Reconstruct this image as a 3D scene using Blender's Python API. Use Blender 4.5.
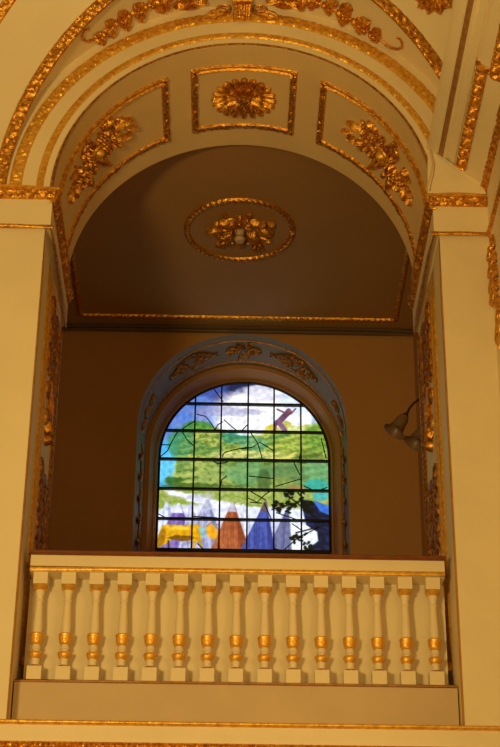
import bpy, bmesh, math, random
import numpy as np
from mathutils import Vector, Matrix

S = bpy.context.scene
for o in list(bpy.data.objects): bpy.data.objects.remove(o)
C = S.collection
PI = math.pi
rad = math.radians

# ------------------------------------------------------------------ camera
def rot_z(v, a):
    c, s = math.cos(a), math.sin(a)
    return Vector((c*v[0]-s*v[1], s*v[0]+c*v[1], v[2]))
pitch, yaw, roll = rad(28.4), rad(0.69), rad(0.6)
fwd = Vector((0, math.cos(pitch), math.sin(pitch)))
rgt = Vector((1, 0, 0)); upv = rgt.cross(fwd)
fwd, rgt, upv = [rot_z(v, -yaw) for v in (fwd, rgt, upv)]
rgt, upv = rgt*math.cos(roll)+upv*math.sin(roll), upv*math.cos(roll)-rgt*math.sin(roll)
cam_d = bpy.data.cameras.new('camera'); cam = bpy.data.objects.new('camera', cam_d); C.objects.link(cam)
cam_d.sensor_fit = 'HORIZONTAL'; cam_d.sensor_width = 36; cam_d.lens = 1700/500*36
cam_d.clip_end = 200
m = Matrix((rgt, upv, -fwd)).transposed().to_4x4(); m.translation = Vector((-0.063, -11, 1.6))
cam.matrix_world = m
S.camera = cam

# ------------------------------------------------------------------ world, lights, exposure
W = bpy.data.worlds.new('world'); S.world = W; W.use_nodes = True
nt = W.node_tree; bg = nt.nodes['Background']
tc = nt.nodes.new('ShaderNodeTexCoord'); sep = nt.nodes.new('ShaderNodeSeparateXYZ')
mr = nt.nodes.new('ShaderNodeMapRange'); mr.inputs[1].default_value = -1; mr.inputs[2].default_value = 1
ramp = nt.nodes.new('ShaderNodeValToRGB')
ramp.color_ramp.elements[0].color = (0.50, 0.23, 0.045, 1)
ramp.color_ramp.elements[1].color = (0.95, 0.50, 0.13, 1)
nt.links.new(tc.outputs['Generated'], sep.inputs[0]); nt.links.new(sep.outputs['Z'], mr.inputs[0])
nt.links.new(mr.outputs[0], ramp.inputs[0]); nt.links.new(ramp.outputs[0], bg.inputs[0])
bg.inputs[1].default_value = 0.31

def aim(o, target):
    d = Vector(target)-o.location
    o.rotation_euler = d.to_track_quat('-Z', 'Y').to_euler()
def area(name, loc, target, size, power, col):
    l = bpy.data.lights.new(name, 'AREA'); l.shape = 'DISK'; l.size = size; l.energy = power; l.color = col
    o = bpy.data.objects.new(name, l); C.objects.link(o); o.location = loc; aim(o, target)
    return o
area('nave_light', (-3.5, -9.6, 3.6), (0.6, 0, 9.8), 1.2, 500, (1.0, 0.71, 0.24))
area('nave_fill_side', (3.4, -6.5, 5.0), (0.5, 0, 9.5), 2.2, 95, (1.0, 0.64, 0.20))  # added fill from the right, lifts the left jamb
area('nave_fill_low', (0.6, -9.0, 2.6), (0, 0.0, 9.8), 2.6, 88, (1.0, 0.66, 0.22))  # added low frontal fill, stands for no particular fixture

S.view_settings.view_transform = 'Standard'
S.view_settings.look = 'None'
S.view_settings.exposure = 0.0
S.view_settings.gamma = 1.0
S.view_settings.use_curve_mapping = False

# ------------------------------------------------------------------ materials
def mat(name, col, rough=0.6, metal=0.0, var=0.0, vscale=6.0, bump=0.0, bscale=60.0, col2=None, detail=3, emit=None):
    M = bpy.data.materials.new(name); M.use_nodes = True
    n = M.node_tree.nodes; L = M.node_tree.links; b = n['Principled BSDF']
    b.inputs['Base Color'].default_value = (*col, 1); b.inputs['Roughness'].default_value = rough
    b.inputs['Metallic'].default_value = metal
    t = n.new('ShaderNodeTexCoord')
    if var > 0:
        ns = n.new('ShaderNodeTexNoise'); ns.inputs['Scale'].default_value = vscale; ns.inputs['Detail'].default_value = detail
        L.new(t.outputs['Object'], ns.inputs['Vector'])
        cr = n.new('ShaderNodeValToRGB'); cr.color_ramp.elements[0].position = 0.35; cr.color_ramp.elements[1].position = 0.68
        c2 = col2 or tuple(c*(1-var) for c in col)
        cr.color_ramp.elements[0].color = (*c2, 1); cr.color_ramp.elements[1].color = (*col, 1)
        L.new(ns.outputs['Fac'], cr.inputs[0]); L.new(cr.outputs[0], b.inputs['Base Color'])
    if bump > 0:
        nb = n.new('ShaderNodeTexNoise'); nb.inputs['Scale'].default_value = bscale; nb.inputs['Detail'].default_value = 2
        L.new(t.outputs['Object'], nb.inputs['Vector'])
        bp = n.new('ShaderNodeBump'); bp.inputs['Strength'].default_value = bump; bp.inputs['Distance'].default_value = 0.01
        L.new(nb.outputs['Fac'], bp.inputs['Height']); L.new(bp.outputs[0], b.inputs['Normal'])
    return M
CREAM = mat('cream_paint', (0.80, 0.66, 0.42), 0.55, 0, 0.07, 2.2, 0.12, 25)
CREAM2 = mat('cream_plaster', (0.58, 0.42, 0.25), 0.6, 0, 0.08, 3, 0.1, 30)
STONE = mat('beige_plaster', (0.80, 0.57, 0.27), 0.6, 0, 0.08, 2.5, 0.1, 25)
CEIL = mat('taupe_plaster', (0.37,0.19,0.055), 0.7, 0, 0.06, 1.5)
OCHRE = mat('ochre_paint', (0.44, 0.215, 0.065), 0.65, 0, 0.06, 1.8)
PANELP = mat('parapet_paint', (0.74, 0.63, 0.41), 0.6, 0, 0.06, 4)
GOLD = mat('gilding', (0.88, 0.47, 0.075), 0.33, 0.78, 0.4, 35, 0.5, 90, (0.46, 0.16, 0.02))
GOLDB = mat('bright_gilding', (0.95, 0.55, 0.09), 0.38, 0.5, 0.3, 30, 0.35, 80, (0.66, 0.32, 0.03))
GOLDD = mat('worn_gilding', (0.62, 0.28, 0.05), 0.40, 0.7, 0.5, 40, 0.6, 100, (0.26, 0.09, 0.012))
BROWN = mat('brown_line_paint', (0.42, 0.20, 0.06), 0.5, 0.2, 0.3, 20)
LINE = mat('gold_line_paint', (0.56, 0.27, 0.055), 0.5, 0.1, 0.25, 12)
WOOD = mat('dark_red_wood', (0.20, 0.055, 0.018), 0.45, 0, 0.3, 14)
SHADOWTRIM = mat('cornice_shade_tone', (0.12, 0.065, 0.03), 0.6, 0, 0.2, 6)  # cornice colour darkened to carry the shadow line below the ceiling
GREY = mat('grey_reveal_paint', (0.21, 0.155, 0.095), 0.6, 0, 0.1, 6)
BRONZE = mat('bronze', (0.10, 0.055, 0.025), 0.45, 0.7, 0.2, 30)
DARK = mat('dark_lead', (0.012, 0.013, 0.018), 0.6, 0.1, 0.2, 30)
CABLE = mat('pale_cable', (0.72, 0.48, 0.26), 0.5)
SHADE = mat('frosted_glass', (0.34, 0.20, 0.11), 0.4, 0, 0.15, 20)
SHADE.node_tree.nodes['Principled BSDF'].inputs['Transmission Weight'].default_value = 0.35

# ------------------------------------------------------------------ mesh helpers
class MB:
    def __init__(s): s.v = []; s.f = []
    def grid(s, P, closed_u=False, closed_v=False):
        nu, nv = len(P), len(P[0]); b = len(s.v)
        for r in P: s.v.extend([tuple(p) for p in r])
        for i in range(nu if closed_u else nu-1):
            for j in range(nv if closed_v else nv-1):
                i2, j2 = (i+1) % nu, (j+1) % nv
                s.f.append((b+i*nv+j, b+i2*nv+j, b+i2*nv+j2, b+i*nv+j2))
    def box(s, x0, x1, y0, y1, z0, z1):
        b = len(s.v)
        for x in (x0, x1):
            for y in (y0, y1):
                for z in (z0, z1): s.v.append((x, y, z))
        for q in ((0,1,3,2),(4,6,7,5),(0,4,5,1),(2,3,7,6),(0,2,6,4),(1,5,7,3)): s.f.append(tuple(b+k for k in q))
    def fan(s, ring):
        b = len(s.v); s.v.extend([tuple(p) for p in ring]); s.f.append(tuple(range(b, b+len(ring))))
    def tube(s, pts, radii, n=8):
        pts = [Vector(p) for p in pts]; rows = []
        if not hasattr(radii, '__len__'): radii = [radii]*len(pts)
        prev = None
        for i, p in enumerate(pts):
            t = (pts[min(i+1, len(pts)-1)]-pts[max(i-1, 0)]).normalized()
            if prev is None:
                a = Vector((0, 0, 1)) if abs(t.z) < .9 else Vector((1, 0, 0))
                prev = t.cross(a).normalized()
            u = (prev-t*prev.dot(t)).normalized(); prev = u; w = t.cross(u)
            rows.append([p+(u*math.cos(2*PI*k/n)+w*math.sin(2*PI*k/n))*radii[i] for k in range(n)])
        s.grid(rows, closed_v=True); s.fan(rows[0][::-1]); s.fan(rows[-1])
    def lathe(s, prof, cx, cy, n=20, axis=None):
        rows = []
        for r, z in prof:
            rows.append([(cx+r*math.cos(2*PI*k/n), cy+r*math.sin(2*PI*k/n), z) for k in range(n)])
        s.grid(rows, closed_v=True); s.fan(rows[0][::-1]); s.fan(rows[-1])
    def build(s, name, material, parent=None, smooth=True, kind=None, label=None, xf=None):
        me = bpy.data.meshes.new(name)
        v = s.v if xf is None else [tuple(xf @ Vector(p)) for p in s.v]
        me.from_pydata(v, [], s.f)
        bm = bmesh.new(); bm.from_mesh(me)
        bmesh.ops.remove_doubles(bm, verts=bm.verts, dist=1e-5)
        bmesh.ops.recalc_face_normals(bm, faces=bm.faces)
        bm.to_mesh(me); bm.free()
        me.materials.append(material)
        if smooth:
            me.polygons.foreach_set('use_smooth', [True]*len(me.polygons))
            try: me.set_sharp_from_angle(angle=rad(38))
            except Exception: pass
        o = bpy.data.objects.new(name, me); C.objects.link(o)
        if parent:
            o.parent = parent
            o.matrix_parent_inverse = parent_world(parent).inverted()
        if kind: o['kind'] = kind
        if label: o['label'] = label
        return o
def parent_world(p):
    m = Matrix.LocRotScale(p.location, p.rotation_euler, p.scale)
    if p.parent: m = parent_world(p.parent) @ p.matrix_parent_inverse @ m
    return m
def thing(name, label, cat, loc=(0, 0, 0), group=None):
    o = bpy.data.objects.new(name, None); C.objects.link(o); o.location = loc; o.empty_display_size = .1
    o['label'] = label; o['category'] = cat
    if group: o['group'] = group
    return o
def tag(o, label, cat, group=None):
    o['label'] = label; o['category'] = cat
    if group: o['group'] = group
    return o

# relief profiles: v across in [-1,1], L metres along, h height
def pf_round(h): return lambda L, v: h*math.sqrt(max(0, 1-v*v))
def pf_flat(h): return lambda L, v: h if abs(v) < .97 else 0
def pf_double(h): return lambda L, v: h*(abs(math.sin(PI*v))**.6*(1 if v > 0 else .75)) if abs(v) < 1 else 0
def pf_leaf(h, p=.07):
    def f(L, v):
        e = math.sqrt(max(0, 1-v**4))
        a = abs(math.sin(PI*(L/p+.55*abs(v)))); b = abs(math.sin(PI*(2*L/p-1.1*abs(v)+.3)))
        return h*e*(.35+.5*a+.25*b*abs(v)) if abs(v) < .99 else 0
    return f
_R = random.Random(77); _H = [[_R.random() for _ in range(64)] for _ in range(64)]
def pf_fine(h, c=.022):
    def f(L, v):
        if abs(v) > .99: return 0
        e = (1-v**6)**.5; x = L/c; y = (v+1)*2.2+.5*math.sin(L/.05*1.3); i, j = int(x), int(y); fx, fy = x-i, y-j
        g = lambda a, b: _H[a % 64][b % 64]
        q = (g(i, j)*(1-fx)+g(i+1, j)*fx)*(1-fy)+(g(i, j+1)*(1-fx)+g(i+1, j+1)*fx)*fy
        q2 = _H[int(L/.03) % 64][int((v+1)*1.5)]
        return h*e*(.25+.55*q+.25*q2*abs(math.sin(PI*L/.03))+.15*abs(math.sin(PI*(L/.06+.5*abs(v)))))
    return f
def pf_bead(h, p=.03): return lambda L, v: h*math.sqrt(max(0, 1-v*v))*(.3+.7*abs(math.sin(PI*L/p)))
def pf_rope(h, p=.05): return lambda L, v: h*math.sqrt(max(0, 1-v*v))*(.45+.55*abs(math.sin(PI*(L/p+.4*v))))
def pf_egg(h, p=.13):
    def f(L, v):
        u = (L/p) % 1; e = math.sqrt(max(0, 1-v**6))
        d = ((u-.5)/.38)**2+(v/.75)**2
        return max(h*.25*e if abs(v) < .98 else 0, h*math.sqrt(max(0, 1-d)), h*.55*e if abs(u-.02) < .05 and abs(v) < .9 else 0)
    return f
def band(mb, pts, side, nrm, w, hf, nv=9):
    """ribbon of relief along pts (Vectors); side(i), nrm(i) give the frame"""
    L = 0; rows = []
    for i, p in enumerate(pts):
        if i: L += (pts[i]-pts[i-1]).length
        sd, nn = side(i), nrm(i); r = []
        for j in range(nv):
            v = -1+2*j/(nv-1)
            hh = hf(L, v)
            if j in (0, nv-1) or i in (0, len(pts)-1): hh = 0
            r.append(p+sd*(v*w/2)+nn*hh)
        rows.append(r)
    mb.grid(rows)
def line_pts(a, b, step=.012):
    a, b = Vector(a), Vector(b); n = max(2, int((b-a).length/step))
    return [a+(b-a)*(i/n) for i in range(n+1)]
def straight(mb, a, b, side, nrm, w, hf, nv=9, step=.012):
    s_, n_ = Vector(side), Vector(nrm)
    band(mb, line_pts(a, b, step), lambda i: s_, lambda i: n_, w, hf, nv)

ZS, R0, TA = 9.125, 1.49, 1.37          # springing height, arch radius, depth of the arch
def arc_band(mb, r, a0, a1, y0, w, hf, nv=9, zc=ZS, xc=0, step=.012):
    n = int(abs(a1-a0)*r/step)
    A = [a0+(a1-a0)*i/n for i in range(n+1)]
    P = [Vector((xc+r*math.cos(a), y0, zc+r*math.sin(a))) for a in A]
    band(mb, P, lambda i: Vector((math.cos(A[i]), 0, math.sin(A[i]))), lambda i: Vector((0, -1, 0)), w, hf, nv)

# local relief pieces mapped by fn(s, t, n) -> world
def map_soffit(ac, yc, R=R0, zc=ZS, xc=0):          # s along the arc (positive towards larger angle), t into depth
    def f(s, t, n):
        a = ac+s/R; return Vector((xc+(R-n)*math.cos(a), yc+t, zc+(R-n)*math.sin(a)))
    return f
def map_plane(o, u, v, w):
    o, u, v, w = map(Vector, (o, u, v, w))
    return lambda s, t, n: o+u*s+v*t+w*n
def leaf(mb, f, s, t, ang, L, Wd, H, curl=.0, bend=0.0, lobes=3):
    rows = []; nu, nv = 9, 7; x, y, a = s, t, ang
    for i in range(nu):
        u = i/(nu-1)
        ww = Wd*.5*(math.sin(PI*min(1, u*.93+.07))**.7)*(1+.22*math.cos(2*PI*lobes*u))
        if i == nu-1: ww = Wd*.02
        r = []
        for j in range(nv):
            v = -1+2*j/(nv-1)
            h = H*(.35+.65*math.sin(PI*u*.85+.2))*(1-v*v)**.5*(1-.35*math.exp(-(v/.22)**2)) + curl*u*u*(1-v*v)
            if i in (0, nu-1) or abs(v) == 1: h = 0 if i != nu-1 else curl*.5
            r.append(f(x-math.sin(a)*v*ww, y+math.cos(a)*v*ww, h))
        rows.append(r)
        x += math.cos(a)*L/(nu-1); y += math.sin(a)*L/(nu-1); a += bend/(nu-1)
    mb.grid(rows)
def blob(mb, f, s, t, rs, rt, h, ang=0, n=10, m_=5):
    rows = []
    for i in range(m_+1):
        ph = PI/2*i/m_; r = []
        for k in range(n):
            a = 2*PI*k/n; x = math.cos(a)*rs*math.cos(ph); y = math.sin(a)*rt*math.cos(ph)
            r.append(f(s+x*math.cos(ang)-y*math.sin(ang), t+x*math.sin(ang)+y*math.cos(ang), h*math.sin(ph)))
        rows.append(r)
    mb.grid(rows, closed_v=True)
def cord(mb, f, path, r0, r1=None, lift=.6):
    """rounded scroll tube lying on the surface"""
    r1 = r0 if r1 is None else r1; N = len(path)
    pts = [f(p[0], p[1], (r0+(r1-r0)*i/(N-1))*lift) for i, p in enumerate(path)]
    mb.tube(pts, [r0+(r1-r0)*i/(N-1) for i in range(N)], 6)
def spiral(s, t, r, turns, a0=0, d=1, n=22, rend=.2):
    return [(s+r*(1-(1-rend)*i/n)*math.cos(a0+d*2*PI*turns*i/n), t+r*(1-(1-rend)*i/n)*math.sin(a0+d*2*PI*turns*i/n)) for i in range(n+1)]
def foliage(mb, f, cs, ct, rs, rt, n, seed, size=(.07, .13), h=.035, ang=0, taper=0):
    """leaves and curls filling an oval, pointing outwards"""
    R = random.Random(seed)
    for k in range(n):
        a = 2*PI*k/n+R.uniform(-.25, .25); q = R.choice((.25, .55, .78))
        x, y = rs*q*math.cos(a), rt*q*math.sin(a)
        x, y = x*math.cos(ang)-y*math.sin(ang), x*math.sin(ang)+y*math.cos(ang)
        L = R.uniform(*size)
        leaf(mb, f, cs+x, ct+y, math.atan2(y, x)+R.uniform(-.6, .6), L, L*R.uniform(.45, .65), h*R.uniform(.6, 1.1), h*R.uniform(.1, .8), R.uniform(-1, 1))
        if k % 2 == 0: blob(mb, f, cs+x*1.05, ct+y*1.05, L*.17, L*.17, h*1.2)

# ================================================================== STRUCTURE
XL = -3.0
FRZ0, FRZ1, IMP0 = 8.80, 9.055, 9.055
# --- front wall: piers, arch face, soffit
mb = MB()
NA = 96
A = [PI*i/NA for i in range(NA+1)]
RO = 1.9
mb.grid([[(r*math.cos(a), 0, ZS+r*math.sin(a)) for r in (R0, 1.66, RO)] for a in A])                    # face of the arch
mb.grid([[(R0*math.cos(a), y, ZS+R0*math.sin(a)) for y in np.linspace(0, TA, 7)] for a in A])            # soffit skin
mb.grid([[(r*math.cos(a), TA, ZS+r*math.sin(a)) for r in (R0, 2.3)] for a in A])
for sx in (-1, 1):
    x0, x1 = (XL, -1.52) if sx < 0 else (1.52, 1.90)
    mb.box(x0, x1, 0, 1.54, 4.3, ZS-.02)
wall_front = mb.build('wall_front', CREAM, kind='structure')
# soffit lining of its own colour
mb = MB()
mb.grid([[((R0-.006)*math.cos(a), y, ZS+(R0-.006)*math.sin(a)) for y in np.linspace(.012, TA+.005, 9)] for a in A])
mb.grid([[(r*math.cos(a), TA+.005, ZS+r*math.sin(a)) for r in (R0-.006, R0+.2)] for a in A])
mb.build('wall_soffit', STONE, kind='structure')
# --- nave vault: lunette over the arch and main barrel meeting in a groin
KV = .2
mb = MB(); rows = []
for a in A:
    h = RO*math.sin(a); g = KV*h*h
    rows.append([(RO*math.cos(a), -g*q, ZS+h) for q in np.linspace(0, 1, 7)])
mb.grid(rows)
mb.grid([[(r*math.cos(a), -KV*(r*math.sin(a))**2, ZS+r*math.sin(a)) for r in np.linspace(RO, 3.4, 10)] for a in A])
mb.build('ceiling_nave', CREAM, kind='structure')
# --- right pier return running towards the nave
mb = MB(); mb.box(1.90, 2.5, -2.3, 1.0, 4.3, 9.235)
mb.build('wall_pier', CREAM, kind='structure')
# --- coved transverse beam above it
prof = [(1.455, 9.60), (1.475, 9.565), (1.525, 9.53), (1.590, 9.475), (1.612, 9.475), (1.655, 9.425), (1.665, 9.432), (1.690, 9.37),
        (1.80, 9.285), (1.87, 9.235), (1.935, 9.20), (2.3, 9.3), (2.3, 9.78), (1.9, 9.72)]
mb = MB()
ys = np.linspace(0.0, -2.6, 14)
mb.grid([[(x, y, z) for y in ys] for x, z in prof+prof[:1]])
mb.fan([(x, 0.0, z) for x, z in prof]); mb.fan([(x, -2.6, z) for x, z in prof[::-1]])
mb.build('ceiling_beam', CREAM, kind='structure')
mb = MB()       # springer block under the beam
mb.fan([(1.44, -.012, ZS), (1.46, -.012, 9.60), (1.53, -.05, 9.52), (1.87, -.05, 9.235), (1.90, -.05, ZS)])
mb.fan([(1.44, .0, ZS), (1.46, .0, 9.60), (1.46, -.012, 9.60), (1.44, -.012, ZS)])
mb.fan([(1.44, .0, ZS), (1.44, -.012, ZS), (1.90, -.05, ZS), (1.90, .0, ZS)])
mb.build('ceiling_springer', CREAM, kind='structure')

# --- gallery room behind
RX, YB, ZC, ZF = 1.87, 4.8, 10.70, 5.18
WX, WZ, WR = 0.055, 9.53, 1.09          # niche in the back wall
mb = MB()
n = 64; ring_in = []
for i in range(n+1):
    a = PI*i/n; ring_in.append((WX+WR*math.cos(a), WZ+WR*math.sin(a)))
inner = [(WX+WR, 7.9)]+ring_in+[(WX-WR, 7.9)]
outer = []
for (x, z) in inner:
    if z <= WZ: outer.append((RX if x > WX else -RX, z))
    else:
        dx, dz = x-WX, z-WZ; k = min(((RX-WX) if dx > 0 else (RX+WX))/abs(dx) if abs(dx) > 1e-6 else 99, (ZC-WZ)/dz)
        outer.append((WX+dx*k, WZ+dz*k))
mb.grid([[(a_[0], YB, a_[1]) for a_ in inner], [(b_[0], YB, b_[1]) for b_ in outer]])
for cxn, czn in ((RX, ZC), (-RX, ZC)):          # fill the two upper corners
    best = min(range(len(outer)-1), key=lambda i: abs(abs(outer[i][0])-RX)+abs(outer[i+1][1]-ZC)+abs(math.copysign(1, outer[i][0])-math.copysign(1, cxn)) if (outer[i][0]*cxn > 0) and ((outer[i][1] < ZC-1e-4) != (outer[i+1][1] < ZC-1e-4)) else 1e9)
    mb.fan([(outer[best][0], YB, outer[best][1]), (cxn, YB, czn), (outer[best+1][0], YB, outer[best+1][1])])
mb.grid([[(-RX, YB, 7.9), (RX, YB, 7.9)], [(-RX, YB, ZF), (RX, YB, ZF)]])
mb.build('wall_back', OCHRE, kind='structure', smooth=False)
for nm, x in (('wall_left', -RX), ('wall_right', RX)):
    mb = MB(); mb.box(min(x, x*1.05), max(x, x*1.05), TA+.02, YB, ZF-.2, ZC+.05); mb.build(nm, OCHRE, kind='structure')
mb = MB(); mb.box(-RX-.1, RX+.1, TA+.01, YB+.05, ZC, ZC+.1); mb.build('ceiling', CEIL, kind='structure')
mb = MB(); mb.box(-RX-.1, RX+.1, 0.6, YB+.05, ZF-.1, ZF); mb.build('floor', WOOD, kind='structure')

# room cornice and ceiling border
mb = MB()
straight(mb, (-RX, YB-.03, ZC-.045), (RX, YB-.03, ZC-.045), (0, 0, 1), (0, -1, 0), .085, pf_double(.035), 9, .2)
mb.build('trim_1', SHADOWTRIM, kind='structure')
mb = MB()
bx0, bx1, by0, by1 = -1.68, 1.66, 1.40, 4.58
for a_, b_, s_ in (((bx0, by1, ZC), (bx1, by1, ZC), (0, 1, 0)), 
                   ((bx0, by0, ZC), (bx0, by1, ZC), (1, 0, 0)), ((bx1, by0, ZC), (bx1, by1, ZC), (1, 0, 0))):
    straight(mb, a_, b_, s_, (0, 0, -1), .055, pf_rope(.03, .06), 7, .01)
mb.build('trim_2', GOLD, kind='structure')

# --- archivolt mouldings on the face of the arch
mb = MB(); arc_band(mb, R0+.008, .0, PI, -.001, .022, pf_round(.010), 5); mb.build('trim_3', GOLDD, kind='structure')
mb = MB(); arc_band(mb, 1.588, .0, PI, -.002, .058, pf_fine(.016, .016), 7, step=.008); mb.build('trim_4', GOLDB, kind='structure')
mb = MB(); arc_band(mb, 1.778, .0, PI, -.002, .098, pf_fine(.026), 13, step=.008); mb.build('trim_5', GOLDB, kind='structure')
# groin moulding
mb = MB()
gpts = []; gs = []; gn = []
N = int(PI*RO/.009)
for i in range(N+1):
    a = PI*i/N; h = RO*math.sin(a)
    gpts.append(Vector((RO*math.cos(a), -KV*h*h-.004, ZS+h-.004)))
    gs.append(Vector((math.cos(a), -.25*math.sin(a)*2*KV*h*2, math.sin(a))).normalized())
    nn = Vector((-math.cos(a)*.45, -1, -math.sin(a)*.45)); nn -= gs[-1]*nn.dot(gs[-1]); gn.append(nn.normalized())
band(mb, gpts, lambda i: gs[i], lambda i: gn[i], .105, pf_fine(.028), 13)
mb.build('trim_7', GOLD, kind='structure')
# outer moulding on the barrel vault
mb = MB(); P = []; SD = []; NN = []
for i in range(400):
    a = rad(95)+(rad(176)-rad(95))*i/399; r = 2.42; h = r*math.sin(a)
    P.append(Vector((r*math.cos(a), -KV*h*h-.002, ZS+h)))
    nn = Vector((0, -1, -2*KV*h)).normalized(); sd = Vector((math.cos(a), 0, math.sin(a))); sd = (sd-nn*sd.dot(nn)).normalized()
    SD.append(sd); NN.append(nn)
band(mb, P, lambda i: SD[i], lambda i: NN[i], .085, pf_fine(.025), 9)
mb.build('trim_8', GOLD, kind='structure')

# --- impost: frieze, gold line, ornate gold band, on faces and jambs
mb = MB(); mg = MB(); ml = MB(); mbr = MB()
for sx in (-1, 1):
    xa = 1.475; xo = 3.0 if sx < 0 else 1.90
    lo, hi = (-xo, -xa) if sx < 0 else (xa, xo)
    mb.box(lo, hi, -.03, 1.53, 8.80, 9.06)
    # moulding on face
    straight(mg, (sx*(xa-.03), -.035, 9.075), (sx*xo, -.035, 9.075), (0, -.25, 1), (0, -1, -.2), .085, pf_fine(.038, .03), 11, .008)
    straight(mbr, (sx*(xa-.055), -.05, ZS+.004), (sx*xo, -.05, ZS+.004), (0, 0, 1), (0, -1, 0), .026, pf_flat(.03), 5, .3)
    straight(ml, (sx*(xa-.02), -.03, 8.785), (sx*xo, -.03, 8.785), (0, 0, 1), (0, -1, 0), .034, pf_round(.022), 7, .3)
    # into the depth
    inn = (-sx, 0, 0)
    straight(mg, (sx*xa, -.05, 9.06), (sx*xa, 1.50, 9.06), (-.35*sx, 0, 1), (-sx, 0, -.35), .12, pf_fine(.045, .035), 11, .008)
    straight(mbr, (sx*xa, -.07, ZS+.004), (sx*xa, 1.48, ZS+.004), (0, 0, 1), inn, .022, pf_flat(.045), 5, .3)
    straight(ml, (sx*xa, -.04, 8.785), (sx*xa, 1.53, 8.785), (0, 0, 1), inn, .034, pf_round(.02), 7, .3)
mb.build('trim_9', CREAM, kind='structure')
mg.build('trim_10', GOLD, kind='structure')
mbr.build('trim_11', GOLDB, kind='structure')
ml.build('trim_12', GOLD, kind='structure')
# pier corner lines down to the ledge
mb = MB()
for sx in (-1, 1):
    straight(mb, (sx*1.52, .03, 4.5), (sx*1.52, .03, 8.77), (0, 1, 0), (-sx, 0, 0), .055, pf_round(.012), 7, .4)
mb.build('trim_6', LINE, kind='structure')
# --- beam mouldings at upper right
def onprof(x):
    for (xa, za), (xb, zb) in zip(prof, prof[1:]):
        if xa <= x <= xb: return za+(zb-za)*(x-xa)/(xb-xa)
sdv, nnv = Vector((.76, 0, -.65)).normalized(), Vector((-.65, 0, -.76)).normalized()
mb = MB(); straight(mb, (1.552, -.03, onprof(1.552)-.004), (1.552, -2.5, onprof(1.552)-.004), sdv, nnv, .046, pf_round(.012), 7, .1)
mb.build('trim_13', BROWN, kind='structure')
mb = MB()
straight(mb, (1.700, -.10, onprof(1.700)-.003), (1.700, -1.36, onprof(1.700)-.003), sdv, nnv, .10, pf_egg(.055, .13), 11, .008)
straight(mb, (1.665, -1.33, onprof(1.67)), (1.82, -1.33, onprof(1.84)), (0, 1, 0), nnv, .07, pf_egg(.04, .12), 11, .008)
straight(mb, (1.785, -1.33, onprof(1.785)), (1.785, -2.5, onprof(1.785)), sdv, nnv, .10, pf_egg(.055, .13), 11, .008)
mb.build('trim_14', GOLD, kind='structure')
mb = MB()
straight(mb, (1.895, -.04, 9.21), (1.895, -2.3, 9.21), (.55, 0, -.83), (-.83, 0, -.55), .10, pf_fine(.035, .03), 9, .009)
mb.build('trim_15', GOLD, kind='structure')
mb = MB(); straight(mb, (1.90, -.03, 8.785), (1.90, -2.3, 8.785), (0, 0, 1), (-1, 0, 0), .075, pf_leaf(.025, .06), 7, .012)
mb.build('trim_16', GOLD, kind='structure')
# --- ledge across the bottom
mb = MB(); mb.box(-3, 3, -.12, .2, 4.60, 4.868); mb.build('trim_17', CREAM, kind='structure')
mb = MB(); straight(mb, (-3, -.12, 4.868), (3, -.12, 4.868), (0, 0, 1), (0, -1, 0), .034, pf_round(.026), 7, .5)
mb.build('trim_18', GOLDB, kind='structure')
mb = MB(); straight(mb, (-3, -.12, 4.715), (3, -.12, 4.715), (0, 0, 1), (0, -1, 0), .055, pf_bead(.03, .035), 7, .008)
mb.build('trim_19', GOLD, kind='structure')

# ================================================================== WINDOW
win = bpy.data.objects.new('window_1', None); C.objects.link(win); win.location = (.085, 5.6, 8.4); win['kind'] = 'structure'
GX, GY, GZ, GR = .085, 5.6, 9.535, .915
ZB = 8.445
def niche(r0, y0, r1, y1, x0, x1, z0, z1, zb=7.9, n=48, steps=4):
    rows = []
    for k in range(steps+1):
        q = k/steps; r = r0+(r1-r0)*q; xx = x0+(x1-x0)*q; zz = z0+(z1-z0)*q; y = y0+(y1-y0)*q
        rows.append([(xx+r, y, zb)]+[(xx+r*math.cos(PI*i/n), y, zz+r*math.sin(PI*i/n)) for i in range(n+1)]+[(xx-r, y, zb)])
    return rows
mb = MB(); mb.grid(niche(WR, YB, 1.045, 5.40, WX, .07, WZ, WZ)); mb.build('reveal', GREY, win, label='grey outer reveal')
mb = MB(); mb.grid(niche(1.045, 5.40, 1.0, 5.40, .07, .075, WZ, WZ)); mb.grid(niche(1.0, 5.40, .95, 5.62, .075, .085, WZ, WZ))
mb.grid(niche(.95, 5.62, .90, 5.62, .085, .085, WZ, WZ, steps=1))
mb.build('inner_reveal', OCHRE, win, label='ochre inner reveal')
mb = MB(); mb.box(WX-1.0, WX+1.0, YB+.02, 5.7, 7.9, 8.02); mb.box(-.86, 1.02, 5.57, 5.7, 8.0, 8.41); mb.build('sill', OCHRE, win)
# gold edge of the reveal
mb = MB()
for rr, yy, xx in ((1.083, 4.93, .056), (1.052, 5.33, .068)):
    n_ = 340; P = [Vector((xx+rr*math.cos(PI*i/n_), yy, WZ+rr*math.sin(PI*i/n_))) for i in range(n_+1)]
    band(mb, P, lambda i: Vector((0, 1, 0)), lambda i: Vector((-math.cos(PI*i/n_), 0, -math.sin(PI*i/n_))), .03, pf_round(.012), 5)
mb.build('gilt_edging', GOLDD, win)
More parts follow.
